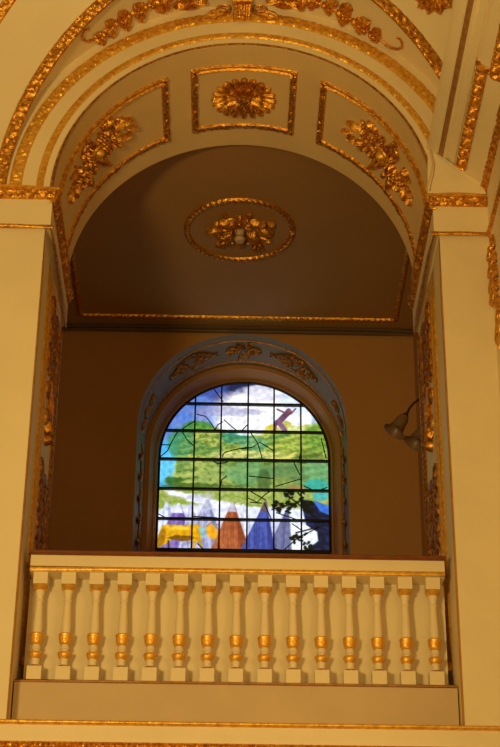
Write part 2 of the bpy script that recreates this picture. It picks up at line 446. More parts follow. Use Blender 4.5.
# gilded reliefs on the reveal
def rv(ac): return map_soffit(ac, 5.12, 1.065, WZ, .062)
for k, (ac, sc) in enumerate(((PI/2, .8), (rad(122), 1), (rad(58), 1))):
    f = rv(ac); mb = MB()
    foliage(mb, f, 0, 0, .22*sc, .12, 12, 50+k, (.07, .12), .03)
    cord(mb, f, spiral(.16*sc, 0, .08, 1.2, PI, 1), .014, .006); cord(mb, f, spiral(-.16*sc, 0, .08, 1.2, 0, -1), .014, .006)
    if k:
        cord(mb, f, [(-.30+.05*i, (.13-.0045*(i-6)**2)*1) for i in range(13)], .012)
        cord(mb, f, [(-.30+.05*i, -(.13-.0045*(i-6)**2)*1) for i in range(13)], .012)
    mb.build('gilt_relief', GOLDD, win)
for sx in (-1, 1):
    a = rad(14) if sx > 0 else rad(166)
    f = rv(a); mb = MB()
    for q in range(5): leaf(mb, f, sx*(.15-.09*q), .0, PI*(0 if sx > 0 else 1)+.5*(-1)**q, .12, .08, .03, .01, .5)
    blob(mb, f, sx*.18, 0, .05, .05, .04); mb.build('gilt_relief', GOLDD, win)
    f = map_plane((.062+sx*1.065, 5.12, 9.0), (0, 0, 1), (0, 1, 0), (-sx, 0, 0)); mb = MB()
    for q in range(11): leaf(mb, f, .42-.12*q, .02*(-1)**q, -PI/2+(.9 if q % 2 else -.9)-PI/2, .13, .08, .03, .01, .5)
    cord(mb, f, [(.45-.1*q, .02*math.sin(q*1.6)) for q in range(14)], .009)
    mb.build('gilt_relief', GOLDD, win)

# stained glass: fine grid, painted colours given as a colour attribute
zk = [(10.455, 383), (10.194, 404), (9.862, 431), (9.519, 459.5), (9.169, 489), (8.82, 519), (8.449, 551.5)]
zs_ = np.array([a for a, b in zk][::-1]); ys_ = np.array([b for a, b in zk][::-1])
NXg, NZg = 300, 360
X = np.linspace(GX-GR, GX+GR, NXg); Z = np.linspace(ZB, GZ+GR, NZg)
XX, ZZ = np.meshgrid(X, Z)
U = 158+(XX+.822)/1.814*171; V = np.interp(ZZ, zs_, ys_)
def noise(sx, sy, seed, oct=3):
    r = np.random.RandomState(seed); out = 0*U
    for k in range(oct*4):
        fq = 2**(k//4)
        a = r.rand()*6.28; out = out+np.sin((U*math.cos(a)/sx+V*math.sin(a)/sy)*fq*2*PI+r.rand()*6.28)/fq
    return out/4.0
N1 = noise(38, 24, 3); N2 = noise(14, 9, 5); N3 = noise(7, 5, 9); NS = noise(5, 60, 12)
UU, VV = U+1.6*N2, V+1.3*noise(16, 12, 21)
col = np.zeros(U.shape+(3,))
def paint(mask, c, a=1.0):
    global col
    w = np.clip(mask, 0, 1)[..., None]*a; col = col*(1-w)+np.array(c, float)/255*w
def below(pts, soft=1.2, jit=True):       # region whose row is below a polyline height
    x = [p[0] for p in pts]; y = [p[1] for p in pts]
    return (( VV if jit else V)-np.interp(UU if jit else U, x, y))/soft+.5
def ell(cx, cy, rx, ry, soft=.3): return (1-np.hypot((UU-cx)/rx, (VV-cy)/ry))/soft+.5
def poly(pts, soft=1.0, jit=False):
    u_, v_ = (UU, VV) if jit else (U, V); ins = np.zeros(U.shape, bool); dmin = np.full(U.shape, 1e9)
    for (x0, y0), (x1, y1) in zip(pts, pts[1:]+pts[:1]):
        c = (y0 > v_) != (y1 > v_)
        with np.errstate(all='ignore'): ins ^= c & (u_ < (x1-x0)*(v_-y0)/((y1-y0) if y1 != y0 else 1e-9)+x0)
        L2 = (x1-x0)**2+(y1-y0)**2; t = np.clip(((u_-x0)*(x1-x0)+(v_-y0)*(y1-y0))/L2, 0, 1)
        dmin = np.minimum(dmin, np.hypot(u_-x0-t*(x1-x0), v_-y0-t*(y1-y0)))
    return np.where(ins, dmin, -dmin)/soft+.5
def seg(x0, y0, x1, y1, w, soft=1.0):
    L2 = (x1-x0)**2+(y1-y0)**2; t = np.clip(((U-x0)*(x1-x0)+(V-y0)*(y1-y0))/L2, 0, 1)
    return (w/2-np.hypot(U-x0-t*(x1-x0), V-y0-t*(y1-y0)))/soft+.5
# sky
paint(np.ones(U.shape), (104, 146, 222))
paint(.35+N1*1.1, (168, 176, 222), .75); paint(.3+N2, (86, 116, 196), .5)
paint(ell(212, 386, 30, 13), (70, 92, 170), .85); paint(ell(250, 389, 26, 12), (36, 46, 88), .97); paint(ell(238, 399, 28, 7), (104, 104, 146), .85)
paint(ell(272, 414, 62, 27, .25), (250, 250, 255)); paint(ell(236, 426, 22, 9, .3), (245, 246, 255))
paint(ell(268, 392, 26, 9), (225, 225, 242), .8); paint(ell(300, 398, 20, 14), (215, 228, 252), .9)
paint(ell(322, 412, 10, 20), (176, 200, 244), .9)
paint(ell(222, 412, 40, 5), (150, 150, 190), .5)
paint(poly([(150, 446), (170, 440), (184, 462), (186, 500), (150, 500)], 3, True), (88, 190, 240)); paint(ell(166, 470, 10, 16), (130, 215, 250), .7)
# far hills
paint(below([(150, 520), (172, 520), (174, 446), (182, 430), (196, 423), (214, 428), (226, 434), (244, 438), (262, 434), (285, 432), (306, 430), (318, 424), (330, 420)]), (146, 172, 84))
paint(below([(150, 520), (172, 520), (174, 446), (182, 430), (196, 423), (214, 428), (226, 434), (330, 420)])*np.clip(.3+N2*1.3, 0, 1), (196, 204, 108), .75)
G = below([(150, 520), (172, 520), (176, 448), (184, 432), (196, 425), (214, 430), (226, 436), (262, 438), (330, 424)])
paint(G*np.clip(N1*1.4, 0, 1), (96, 150, 84), .8); paint(G*np.clip(N3*1.1-.1, 0, 1), (84, 120, 48), .55)
paint(ell(178, 444, 13, 15), (84, 158, 110), .9); paint(ell(196, 427, 16, 5), (78, 150, 62), .8)
paint(ell(234, 438, 16, 6), (64, 150, 122), .95); paint(ell(254, 444, 14, 7), (110, 176, 140), .8); paint(ell(292, 446, 22, 10), (176, 192, 84), .8)
paint(ell(318, 436, 14, 14), (122, 164, 62), .85)
paint(ell(255, 456, 50, 4.5), (232, 226, 150), .9); paint(ell(300, 456, 26, 4), (214, 206, 112), .8); paint(ell(246, 433, 12, 3), (240, 244, 250), .8)
paint(ell(310, 457, 15, 7), (96, 124, 52), .9); paint(ell(240, 461, 36, 4), (92, 130, 62), .75)
# second range
STK = noise(12, 6, 41, 3); paint(G*np.clip(STK*1.2, 0, 1), (200, 204, 116), .32); paint(G*np.clip(-STK*1.2-.1, 0, 1), (92, 122, 62), .35)
paint(ell(205, 476, 36, 13)*np.clip(.6+N2, 0, 1), (176, 190, 112), .7); paint(ell(250, 474, 26, 11), (120, 172, 120), .75)
paint(ell(286, 474, 26, 12), (112, 148, 96), .85); paint(ell(276, 484, 22, 8), (150, 166, 92), .8); paint(ell(264, 480, 7, 12), (70, 104, 56), .6)
paint(ell(318, 470, 14, 11), (124, 178, 128), .8); paint(ell(318, 484, 14, 6), (66, 182, 170), .9); paint(ell(296, 488, 10, 4), (178, 150, 96), .8)
paint(ell(172, 482, 9, 4), (70, 118, 50), .9); paint(ell(200, 487, 40, 3), (72, 104, 44), .7)
# near meadow and bright road
paint(below([(150, 492), (200, 489), (330, 489)]), (178, 190, 112)); paint(below([(150, 492), (200, 489), (330, 489)])*np.clip(N2*1.3, 0, 1), (140, 166, 72), .8)
paint(poly([(160, 489), (186, 494), (225, 502), (262, 508), (262, 514), (228, 511), (190, 502), (168, 496)], 2, True), (238, 240, 250))
paint(ell(200, 498, 14, 4), (205, 205, 228), .6)
paint(below([(150, 512), (176, 506), (200, 505), (230, 508), (262, 508), (330, 506)], 3), (228, 232, 250))
paint(below([(150, 520), (330, 520)], 5)*np.clip(.4+N2, 0, 1), (188, 190, 228), .6)
# tents
def tent(px, py, xl, xr, c, cs, cap=None):
    paint(poly([(px-1, py), (px+1.2, py), (xr, 556), (xl, 556)]), c)
    paint(poly([(px+.5, py), (px+1.5, py), (xr, 556), ((px+xr)/2, 556)], 2), cs, .75)
    paint(poly([(px-1, py), (px+1.2, py), (xr, 556), (xl, 556)])*np.clip(NS, 0, 1), cs, .5)
    if cap: paint(poly([(px-1, py-1), (px+1.2, py-1), (px+(xr-px)*.16+1, py+9), (px-(px-xl)*.16-1, py+9)], 1), cap, .95)
tent(166, 503, 148, 186, (226, 232, 246), (170, 178, 214)); tent(178, 505, 150, 203, (150, 132, 196), (104, 84, 168), (232, 236, 248))
tent(190, 504, 178, 206, (206, 210, 234), (150, 150, 196)); tent(207, 501, 176, 228, (188, 190, 220), (120, 130, 180), (190, 194, 214))
tent(243, 504, 226, 262, (238, 240, 248), (186, 196, 222))
tent(232, 503, 209, 252, (186, 112, 70), (140, 72, 44), (196, 200, 220))
tent(287, 509, 264, 300, (124, 128, 166), (76, 84, 126))
tent(265, 502, 238, 276, (88, 104, 180), (58, 70, 140), (120, 96, 96))
# white water and dark rock on the right
paint(poly([(289, 512), (304, 515), (318, 524), (319, 538), (308, 552), (292, 552)], 2), (240, 246, 255))
paint(poly([(300, 498), (312, 500), (330, 514), (330, 556), (304, 556), (311, 545), (318, 540), (317, 531), (306, 524), (304, 514)], 1.2), (40, 56, 100))
paint(poly([(300, 498), (312, 500), (330, 514), (330, 556), (304, 556), (311, 545), (318, 540), (317, 531), (306, 524), (304, 514)], 1.2)*np.clip(.3+N2, 0, 1), (18, 24, 44), .7)
paint(poly([(313, 499), (330, 505), (330, 514), (320, 510)], 1), (70, 130, 220)); paint(ell(322, 495, 9, 4), (84, 190, 196), .9)
rr = random.Random(4)
for cx_, cy_, n_, sp in ((282, 507, 16, 9), (296, 498, 18, 10), (304, 508, 14, 9), (300, 536, 9, 7), (308, 546, 10, 6), (297, 541, 5, 5)):
    for k in range(n_):
        paint(ell(cx_+rr.uniform(-sp, sp), cy_+rr.uniform(-sp, sp)*.75, rr.uniform(1.1, 2.8), rr.uniform(1, 2.2), .5), (14, 24, 18), .95)
for x0, y0, x1, y1 in ((284, 492, 320, 520), (272, 509, 298, 502), (296, 532, 318, 526)): paint(seg(x0, y0, x1, y1, 1.3), (12, 16, 18))
# ox
OX = (226, 176, 30)
paint(poly([(162, 527), (168, 525.5), (184, 526), (199, 525), (203, 530), (202, 539), (198, 543), (184, 540), (172, 541), (166, 545), (160, 549), (158, 546), (159, 536)], 1.2), OX)
paint(poly([(159, 536), (163, 529), (167, 533), (165, 544), (160, 549), (157, 547)], 1.5), (176, 132, 30)); paint(ell(183, 539, 15, 2.2), (128, 92, 24), .9)
paint(seg(195, 540, 194, 549, 2.2), (222, 170, 40)); paint(seg(200, 539, 202, 549, 2.4), (206, 158, 36)); paint(seg(169, 542, 170, 550, 1.6), (90, 62, 20))
paint(ell(178, 528.5, 12, 2), (244, 208, 80), .9); paint(seg(191, 526, 193, 540, 1), (170, 124, 26), .8)
paint(ell(203, 532, 4, 5), (150, 196, 206), .95)
paint(poly([(206, 527), (213, 525), (218, 531), (217, 539), (212, 540), (207, 535)], 1.5), (240, 178, 44)); paint(seg(207, 527, 211, 523, 1.2), (200, 140, 40)); paint(seg(215, 526, 219, 524, 1.2), (200, 140, 40))
# leaning figure on the far hill
FG = (120, 84, 112)
paint(ell(272, 428, 7, 4), (216, 206, 70), .95); paint(ell(285, 424, 6, 4), (196, 196, 80), .8)
paint(seg(289, 411, 278, 422, 6), FG); paint(seg(278, 421, 285, 430, 5), (146, 108, 140)); paint(seg(276, 421, 274, 431, 3), FG)
paint(ell(290, 410, 3.4, 2.6), (134, 92, 104)); paint(seg(285, 412, 277, 409, 1.8), FG); paint(seg(291, 413, 296, 408, 1.6), FG)
# brush strokes
sh = 1+.07*N3+.07*N2+.03*STK; col = np.clip(col*sh[..., None], 0, 1)**1.2
lin = np.where(col <= .04045, col/12.92, ((col+.055)/1.055)**2.4)
keep = (ZZ <= GZ) | (np.hypot(XX-GX, ZZ-GZ) <= GR+.006)
idx = -np.ones(U.shape, int); idx[keep] = np.arange(keep.sum())
vv = np.stack([XX[keep], np.full(keep.sum(), GY), ZZ[keep]], 1)
q = np.stack([idx[:-1, :-1], idx[:-1, 1:], idx[1:, 1:], idx[1:, :-1]], -1).reshape(-1, 4); q = q[(q >= 0).all(1)]
me = bpy.data.meshes.new('stained_glass'); me.from_pydata(vv.tolist(), [], q.tolist())
ca = me.color_attributes.new('glass_colour', 'FLOAT_COLOR', 'POINT')
ca.data.foreach_set('color', np.concatenate([lin[keep], np.ones((keep.sum(), 1))], 1).astype(np.float32).ravel())
GM = bpy.data.materials.new('stained_glass'); GM.use_nodes = True; gn_ = GM.node_tree.nodes; gl = GM.node_tree.links; gb = gn_['Principled BSDF']
at = gn_.new('ShaderNodeAttribute'); at.attribute_name = 'glass_colour'
gl.new(at.outputs['Color'], gb.inputs['Emission Color']); gb.inputs['Emission Strength'].default_value = 1.15
gb.inputs['Base Color'].default_value = (.03, .03, .035, 1); gb.inputs['Roughness'].default_value = .35
me.materials.append(GM)
go = bpy.data.objects.new('stained_glass', me); C.objects.link(go); go.parent = win; go.matrix_parent_inverse = parent_world(win).inverted()
# bars
UX = lambda u: -.822+(u-158)/171*1.814
VZ = lambda v: float(np.interp(v, [b for a, b in zk], [a for a, b in zk]))
for u in (193, 220, 247.6, 274.4, 302):
    x = UX(u)-.008; mb = MB(); top = GZ+math.sqrt(max(0, GR**2-(x-GX)**2)); mb.box(x-.009, x+.009, GY-.035, GY-.005, ZB, top)
    mb.build('glazing_bar', DARK, win, smooth=False)
for v in (404, 431, 459.5, 489, 519):
    z = VZ(v)-.02; w = GR if z < GZ else math.sqrt(max(0, GR**2-(z-GZ)**2)); mb = MB(); mb.box(GX-w, GX+w, GY-.045, GY-.006, z-.012, z+.012)
    mb.build('glazing_bar', DARK, win, smooth=False)
mb = MB()
mb.tube([(GX+GR, GY-.015, ZB)]+[(GX+GR*math.cos(PI*i/48), GY-.015, GZ+GR*math.sin(PI*i/48)) for i in range(49)]+[(GX-GR, GY-.015, ZB)], .014, 6)
mb.box(GX-GR, GX+GR, GY-.04, GY-.002, ZB-.02, ZB+.018)
mb.build('window_frame', DARK, win)
mb = MB()
for ln in ([(158, 458), (165, 452), (169, 443), (174, 434), (182, 428), (193, 421)], [(158, 446), (168, 446)], [(194, 415), (203, 417), (209, 424), (213, 430)],
           [(213, 430), (216, 425), (221, 422)], [(222, 420), (228, 425), (236, 431)], [(241, 430), (247, 424)], [(210, 388), (216, 396), (221, 402)],
           [(179, 432), (185, 441), (192, 447)], [(221, 457), (223, 453), (232, 450), (247, 447)], [(240, 449), (252, 447), (259, 442), (273, 450)],
           [(250, 433), (257, 443), (262, 459)], [(208, 460), (217, 464), (225, 463), (229, 460)], [(299, 460), (302, 448), (301, 438)], [(294, 462), (300, 474)],
           [(248, 476), (273, 478)], [(275, 486), (301, 478), (301, 461)], [(220, 486), (221, 480), (226, 476)], [(248, 498), (257, 502), (265, 494), (273, 489)],
           [(158, 515), (166, 519)], [(193, 517), (217, 518)], [(304, 485), (316, 490), (328, 486)], [(250, 502), (262, 503)], [(264, 503), (272, 520)], [(274, 548), (283, 550), (299, 536), (319, 526)],
           [(276, 512), (282, 514), (301, 520)], [(292, 523), (301, 529)], [(322, 437), (327, 457)], [(248, 490), (266, 500)], [(198, 544), (206, 552)], [(312, 405), (318, 414), (323, 422)]):
    P = [(UX(a), GY-.006, VZ(b)-.004) for a, b in ln]; mb.tube(P, .0065, 5)
mb.build('lead_came', DARK, win)

# ================================================================== COFFERS on the arch soffit
def soffit_band(mb, a0, a1, y, w, hf):
    n = max(3, int(abs(a1-a0)*R0/.010)); AA = [a0+(a1-a0)*i/n for i in range(n+1)]; r = R0-.006
    P = [Vector((r*math.cos(a), y, ZS+r*math.sin(a))) for a in AA]
    band(mb, P, lambda i: Vector((0, 1, 0)), lambda i: Vector((-math.cos(AA[i]), 0, -math.sin(AA[i]))), w, hf, 9)
def soffit_cross(mb, a, y0, y1, w, hf):
    r = R0-.006; p = Vector((r*math.cos(a), 0, ZS+r*math.sin(a)))
    straight(mb, (p.x, y0, p.z), (p.x, y1, p.z), (-math.sin(a), 0, math.cos(a)), (-math.cos(a), 0, -math.sin(a)), w, hf, 9, .010)
def coffer(label, a0, a1, side=0):
    am = (a0+a1)/2
    t = thing('coffer_panel', label, 'ceiling panel', (R0*math.cos(am), .68, ZS+R0*math.sin(am)), 'gilt panels under the arch')
    mb = MB()
    soffit_band(mb, a0, a1, .275, .065, pf_double(.030)); soffit_band(mb, a0, a1, 1.085, .065, pf_fine(.030, .025))
    if side <= 0 or True:
        soffit_cross(mb, a0+.02 if a0 > .1 else a0, .245, 1.115, .062, pf_fine(.034, .025)) if a0 > .12 else None
        soffit_cross(mb, a1-.02, .245, 1.115, .062, pf_fine(.034, .025)) if a1 < PI-.12 else None
    mb.build('frame', GOLD, t)
    return t
t = coffer('square gilt framed panel at the crown of the arch, holding an oval flower rosette', rad(72.6), rad(107.6))
f = map_soffit(rad(90), .685, R0-.006)
mb = MB()
for k in range(20):
    a = 2*PI*k/20; leaf(mb, f, .15*math.cos(a), .14*math.sin(a), a, .135, .078, .04, .02, 0, 1)
cord(mb, f, [(.165*math.cos(2*PI*k/36), .165*math.sin(2*PI*k/36)) for k in range(37)], .012)
mb.build('rosette_rim', GOLD, t)
mb = MB()
for k in range(12):
    a = 2*PI*(k+.5)/12; leaf(mb, f, .045*math.cos(a), .045*math.sin(a), a, .125, .07, .055, .03, 0, 1)
mb.build('petals', GOLD, t)
mb = MB(); blob(mb, f, 0, 0, .062, .062, .075, n=16)
for k in range(10): blob(mb, f, .045*math.cos(k*.628), .045*math.sin(k*.628), .018, .018, .075)
mb.build('flower_centre', GOLDD, t)

def cartouche(t, ac, yc, mir):
    f0 = map_soffit(ac, yc, R0-.006)
    f = lambda s, tt, n: f0(s*mir, tt, n)
    mb = MB()
    # big C scrolls and leaves, upper end points towards the crown (s negative)
    for (s, tt, r, tn, a0, d) in ((-.16, -.10, .085, 1.3, 0, 1), (-.14, .13, .085, 1.3, 0, -1), (.13, -.16, .08, 1.2, PI, 1), (.15, .13, .08, 1.2, PI, -1)):
        cord(mb, f, spiral(s, tt, r, tn, a0, d), .022, .010)
    for (s, tt, a, L, w) in ((-.20, -.05, PI+.25, .24, .10), (-.22, .10, PI-.35, .20, .09), (-.10, -.16, PI+.9, .16, .09), (-.05, .20, PI-1.1, .17, .09),
                             (.08, -.20, -1.0, .15, .09), (.10, .20, 1.1, .15, .09), (.24, -.05, -.25, .20, .10), (.26, .08, .3, .18, .09), (.34, .0, .1, .17, .07), (-.36, .05, PI-.5, .12, .06), (.42, .06, .2, .10, .05)):
        leaf(mb, f, s, tt, a, L, w*.75, .045, .03, .5 if tt > 0 else -.5)
    mb.build('scrolls', GOLD, t)
    mb = MB(); foliage(mb, f, .02, 0, .44, .29, 40, 7 if mir > 0 else 11, (.05, .09), .045); foliage(mb, f, -.05, 0, .2, .2, 16, 13, (.05, .08), .06)
    R = random.Random(3)
    for k in range(16): blob(mb, f, R.uniform(-.2, .34), R.uniform(-.14, .14), .022, .022, .07)
    mb.build('foliage', GOLD, t)
    mb = MB(); blob(mb, f, 0, 0, .06, .05, .085, n=16); cord(mb, f, [(0.075*math.cos(2*PI*k/24), .065*math.sin(2*PI*k/24)) for k in range(25)], .016, lift=1.8)
    mb.build('shield_boss', GOLDB, t)
t = coffer('curved gilt framed panel on the left haunch of the arch with a leafy cartouche', rad(115.5), rad(178), -1); cartouche(t, rad(146), .60, 1)
t = coffer('curved gilt framed panel on the right haunch of the arch with a leafy cartouche', rad(2), rad(64.5), 1); cartouche(t, rad(37), .66, -1)

# ================================================================== CEILING MEDALLION of the room
t = thing('ceiling_medallion', 'round gilt ceiling medallion with leaf cluster, inside the room over the gallery', 'ceiling ornament', (-.01, 2.9, ZC))
mcx, mcy = -.01, 2.90
f = map_plane((mcx, mcy, ZC), (1, 0, 0), (0, 1, 0), (0, 0, -1))
mb = MB(); n_ = 360; P = [Vector((mcx+.515*math.cos(2*PI*i/n_), mcy+.525*math.sin(2*PI*i/n_), ZC)) for i in range(n_+1)]
band(mb, P, lambda i: Vector((math.cos(2*PI*i/n_), math.sin(2*PI*i/n_), 0)), lambda i: Vector((0, 0, -1)), .062, pf_rope(.035, .06), 9)
mb.build('ring', GOLD, t)
mb = MB()
for k in range(8):
    a = 2*PI*k/8; L = .26 if k % 4 == 0 else .2
    leaf(mb, f, .08*math.cos(a), .07*math.sin(a), a, L, .15, .06, .03)
    cord(mb, f, spiral(.22*math.cos(a+.39), .17*math.sin(a+.39), .055, 1.2, a, 1 if k % 2 else -1), .018, .008)
foliage(mb, f, 0, 0, .36, .32, 30, 8, (.07, .12), .06)
mb.build('foliage', GOLD, t)
mb = MB(); pr = [(.012, ZC-.15), (.04, ZC-.145), (.055, ZC-.12), (.045, ZC-.09), (.03, ZC-.08), (.045, ZC-.05), (.05, ZC-.01)]
mb.lathe(pr, mcx, mcy-.02, 14); mb.build('centre_knob', CREAM2, t)

# ================================================================== JAMB PANELS
def jamb_panel(sx, label):
    t = thing('jamb_panel', label, 'wall panel', (sx*1.52, .97, 5.5), 'tall gilt panels on the jambs')
    w = Vector((-sx, 0, 0)); x = sx*1.52
    mb = MB()
    straight(mb, (x, .515, 5.50), (x, .515, 8.74), (0, 1, 0), w, .17, pf_double(.03), 13, .3)
    straight(mb, (x, .43, 8.70), (x, 1.53, 8.70), (0, 0, 1), w, .12, pf_double(.03), 13, .3)
    mb.build('outer_moulding', GOLDB, t)
    mb = MB(); straight(mb, (x, 1.445, 5.3), (x, 1.445, 8.70), (0, 1, 0), w, .13, pf_rope(.03, .05), 9, .01)
    mb.build('beaded_moulding', GOLD, t)
    f = map_plane((x, .985, 0), (0, 1, 0), (0, 0, 1), w)
    R = random.Random(21)
    def spray(z0, z1, name):
        mb = MB(); z = z1; k = 0
        while z > z0:
            s = 1 if k % 2 else -1
            leaf(mb, f, s*.04, z, PI/2+PI+s*.7, .22, .15, .03, .015, -s*.8)
            leaf(mb, f, -s*.06, z-.04, -s*.5+(PI if s > 0 else 0), .2, .12, .025, .01, s)
            cord(mb, f, spiral(s*.17, z-.05, .10, 1.3, PI if s > 0 else 0, -s), .016, .008)
            blob(mb, f, s*.17, z-.05, .04, .04, .035); blob(mb, f, -s*.22, z-.02, .03, .05, .03)
            z -= .115; k += 1
        mb.build(name, GOLDD if name != 'pendant_drop' else GOLD, t)
    spray(7.95, 8.62, 'upper_foliage')
    mb = MB(); cord(mb, f, [(0, 7.98-.04*i) for i in range(9)], .02, .035)
    blob(mb, f, 0, 7.62, .14, .10, .05, n=16); blob(mb, f, .1, 7.82, .09, .07, .04); blob(mb, f, -.1, 7.85, .09, .07, .04)
    leaf(mb, f, 0, 7.7, -PI/2-.3, .22, .12, .05, .03); leaf(mb, f, .03, 7.7, -PI/2+.4, .2, .1, .05, .03)
    blob(mb, f, 0, 7.46, .05, .05, .07)
    mb.build('pendant_drop', GOLD, t)
    spray(5.9, 7.18, 'lower_foliage')
jamb_panel(-1, 'tall gilt foliage panel in shade on the left jamb above the balustrade')
jamb_panel(1, 'tall gilt foliage panel catching the light on the right jamb above the balustrade')

# ================================================================== BALUSTRADE
bal = thing('balustrade', 'cream balustrade with fifteen turned balusters picked out in gold and dark red rail', 'balustrade', (0, .28, 4.9))
BY = .29
mb = MB(); mb.box(-1.51, 1.51, .20, .60, 4.80, 5.262); mb.build('plinth', CREAM2, bal)
mb = MB(); straight(mb, (-1.51, .20, 5.252), (1.51, .20, 5.252), (0, 0, 1), (0, -1, 0), .022, pf_round(.016), 5, .5); mb.build('plinth_lip', BROWN, bal)
mb = MB(); mb.box(-1.465, 1.465, .22, .43, 6.06, 6.182); mb.build('rail', CREAM, bal)
mb = MB(); straight(mb, (-1.465, .22, 6.080), (1.465, .22, 6.080), (0, 0, 1), (0, -1, 0), .036, pf_round(.012), 7, .5); mb.build('gilt_line', GOLDB, bal)
mb = MB()
mb.grid([[(-1.475, y, z), (1.475, y, z)] for y, z in ((.205, 6.18), (.192, 6.19), (.192, 6.205), (.21, 6.215), (.44, 6.215), (.46, 6.2), (.45, 6.18), (.205, 6.18))])
mb.fan([(1.475, y, z) for y, z in ((.205, 6.18), (.192, 6.19), (.192, 6.205), (.21, 6.215), (.44, 6.215), (.46, 6.2), (.45, 6.18))])
mb.fan([(-1.475, y, z) for y, z in ((.205, 6.18), (.192, 6.19), (.192, 6.205), (.21, 6.215), (.44, 6.215), (.46, 6.2), (.45, 6.18))][::-1])
mb.build('handrail', WOOD, bal)
mb = MB(); mb.box(-1.475, 1.475, .385, .43, 5.262, 6.06); mb.build('backing_panel', PANELP, bal)
# turned baluster
def q(z): return z
def baluster_parts():
    body = MB()
    body.box(-.050, .050, BY-.05, BY+.05, 5.262, 5.372); body.box(-.050, .050, BY-.05, BY+.05, 5.975, 6.06)
    body.lathe([(.044, 5.37), (.042, 5.382), (.028, 5.392), (.027, 5.415), (.032, 5.436), (.034, 5.48), (.024, 5.488), (.024, 5.498), (.033, 5.506), (.030, 5.52), (.027, 5.532), (.030, 5.54),
                (.034, 5.60), (.030, 5.616), (.033, 5.64), (.033, 5.68), (.029, 5.76), (.025, 5.83), (.023, 5.855), (.030, 5.860), (.030, 5.868), (.023, 5.873), (.026, 5.89), (.032, 5.915), (.034, 5.93), (.036, 5.976)], 0, BY, 20)
    g = []
    for prof_ in ([(.030, 5.432), (.037, 5.440), (.044, 5.458), (.048, 5.472), (.045, 5.482), (.03, 5.486)],
                  [(.029, 5.536), (.038, 5.545), (.044, 5.57), (.047, 5.598), (.050, 5.608), (.046, 5.617), (.03, 5.620)],
                  [(.033, 5.934), (.042, 5.940), (.050, 5.952), (.048, 5.972), (.036, 5.977)],
                  [(.036, 5.369), (.045, 5.372), (.046, 5.379), (.040, 5.385), (.03, 5.388)]):
        m_ = MB(); m_.lathe(prof_, 0, BY, 20); g.append(m_)
    return body, g
body, gs_ = baluster_parts()
b0 = body.build('baluster', CREAM, bal)
subs = []
for i, g in enumerate(gs_):
    subs.append(g.build('gilt_ring', GOLDB if i < 3 else GOLDD, b0))
for i in range(15):
    x = -1.388+.1977*i
    if i == 0: b0.location.x = x; continue
    c = b0.copy(); C.objects.link(c); c.location.x = x
    for s_ in subs:
        d = s_.copy(); C.objects.link(d); d.parent = c
# gilt knobs ending the jamb mouldings, over dark strips painting the gap's shade
for sx, lab in ((-1, 'small gilt knob ending the left jamb moulding beside the first baluster'), (1, 'small gilt knob with dark gap ending the right jamb moulding beside the last baluster')):
    t = thing('moulding_stop', lab, 'bracket', (sx*1.5, .5, 5.42), 'stops under the jamb mouldings')
    mb = MB(); mb.lathe([(.004, 5.44), (.022, 5.45), (.030, 5.475), (.028, 5.50), (.018, 5.512)], sx*1.492, .47, 12); mb.build('knob', GOLDD, t)
    mb = MB(); mb.box(sx*1.492-.012, sx*1.492+.012, .455, .485, 5.262, 5.446); mb.build('gap_shade', BRONZE, t)

# ================================================================== ORNAMENT ABOVE THE ARCH
RL = RO-.002
def lun(deg_c, yc):
    return map_soffit(rad(deg_c), yc, RL)
t = thing('keystone_console', 'ribbed gilt console at the crown of the arch, below the edge of the vault', 'console', (-.04, 0, 10.9))
mb = MB()
for k in range(7):
    x = -.035+(k-3)*.025; P = [Vector((x*(.72+.06*i), -.03-.022*i, 10.86+.045*i)) for i in range(6)]
    mb.tube(P, [.012+.0015*i for i in range(6)], 7)
mb.build('ribs', GOLD, t)
mb = MB(); mb.tube([(-.11, -.11, 11.0), (.05, -.11, 11.0)], .045, 12); blob(mb, map_plane((-.035, -.03, 10.87), (1, 0, 0), (0, 0, 1), (0, -1, 0)), 0, 0, .05, .03, .04)
for sx in (-1, 1):
    f = map_plane((-.03+sx*.12, -.005, 10.95), (sx, 0, 0), (0, 0, 1), (0, -1, 0))
    leaf(mb, f, -.03, 0, -.2, .24, .11, .05, .03, -.4); cord(mb, f, spiral(.02, .02, .06, 1.3, 0, 1), .016, .008)
mb.build('scroll_leaves', GOLD, t)
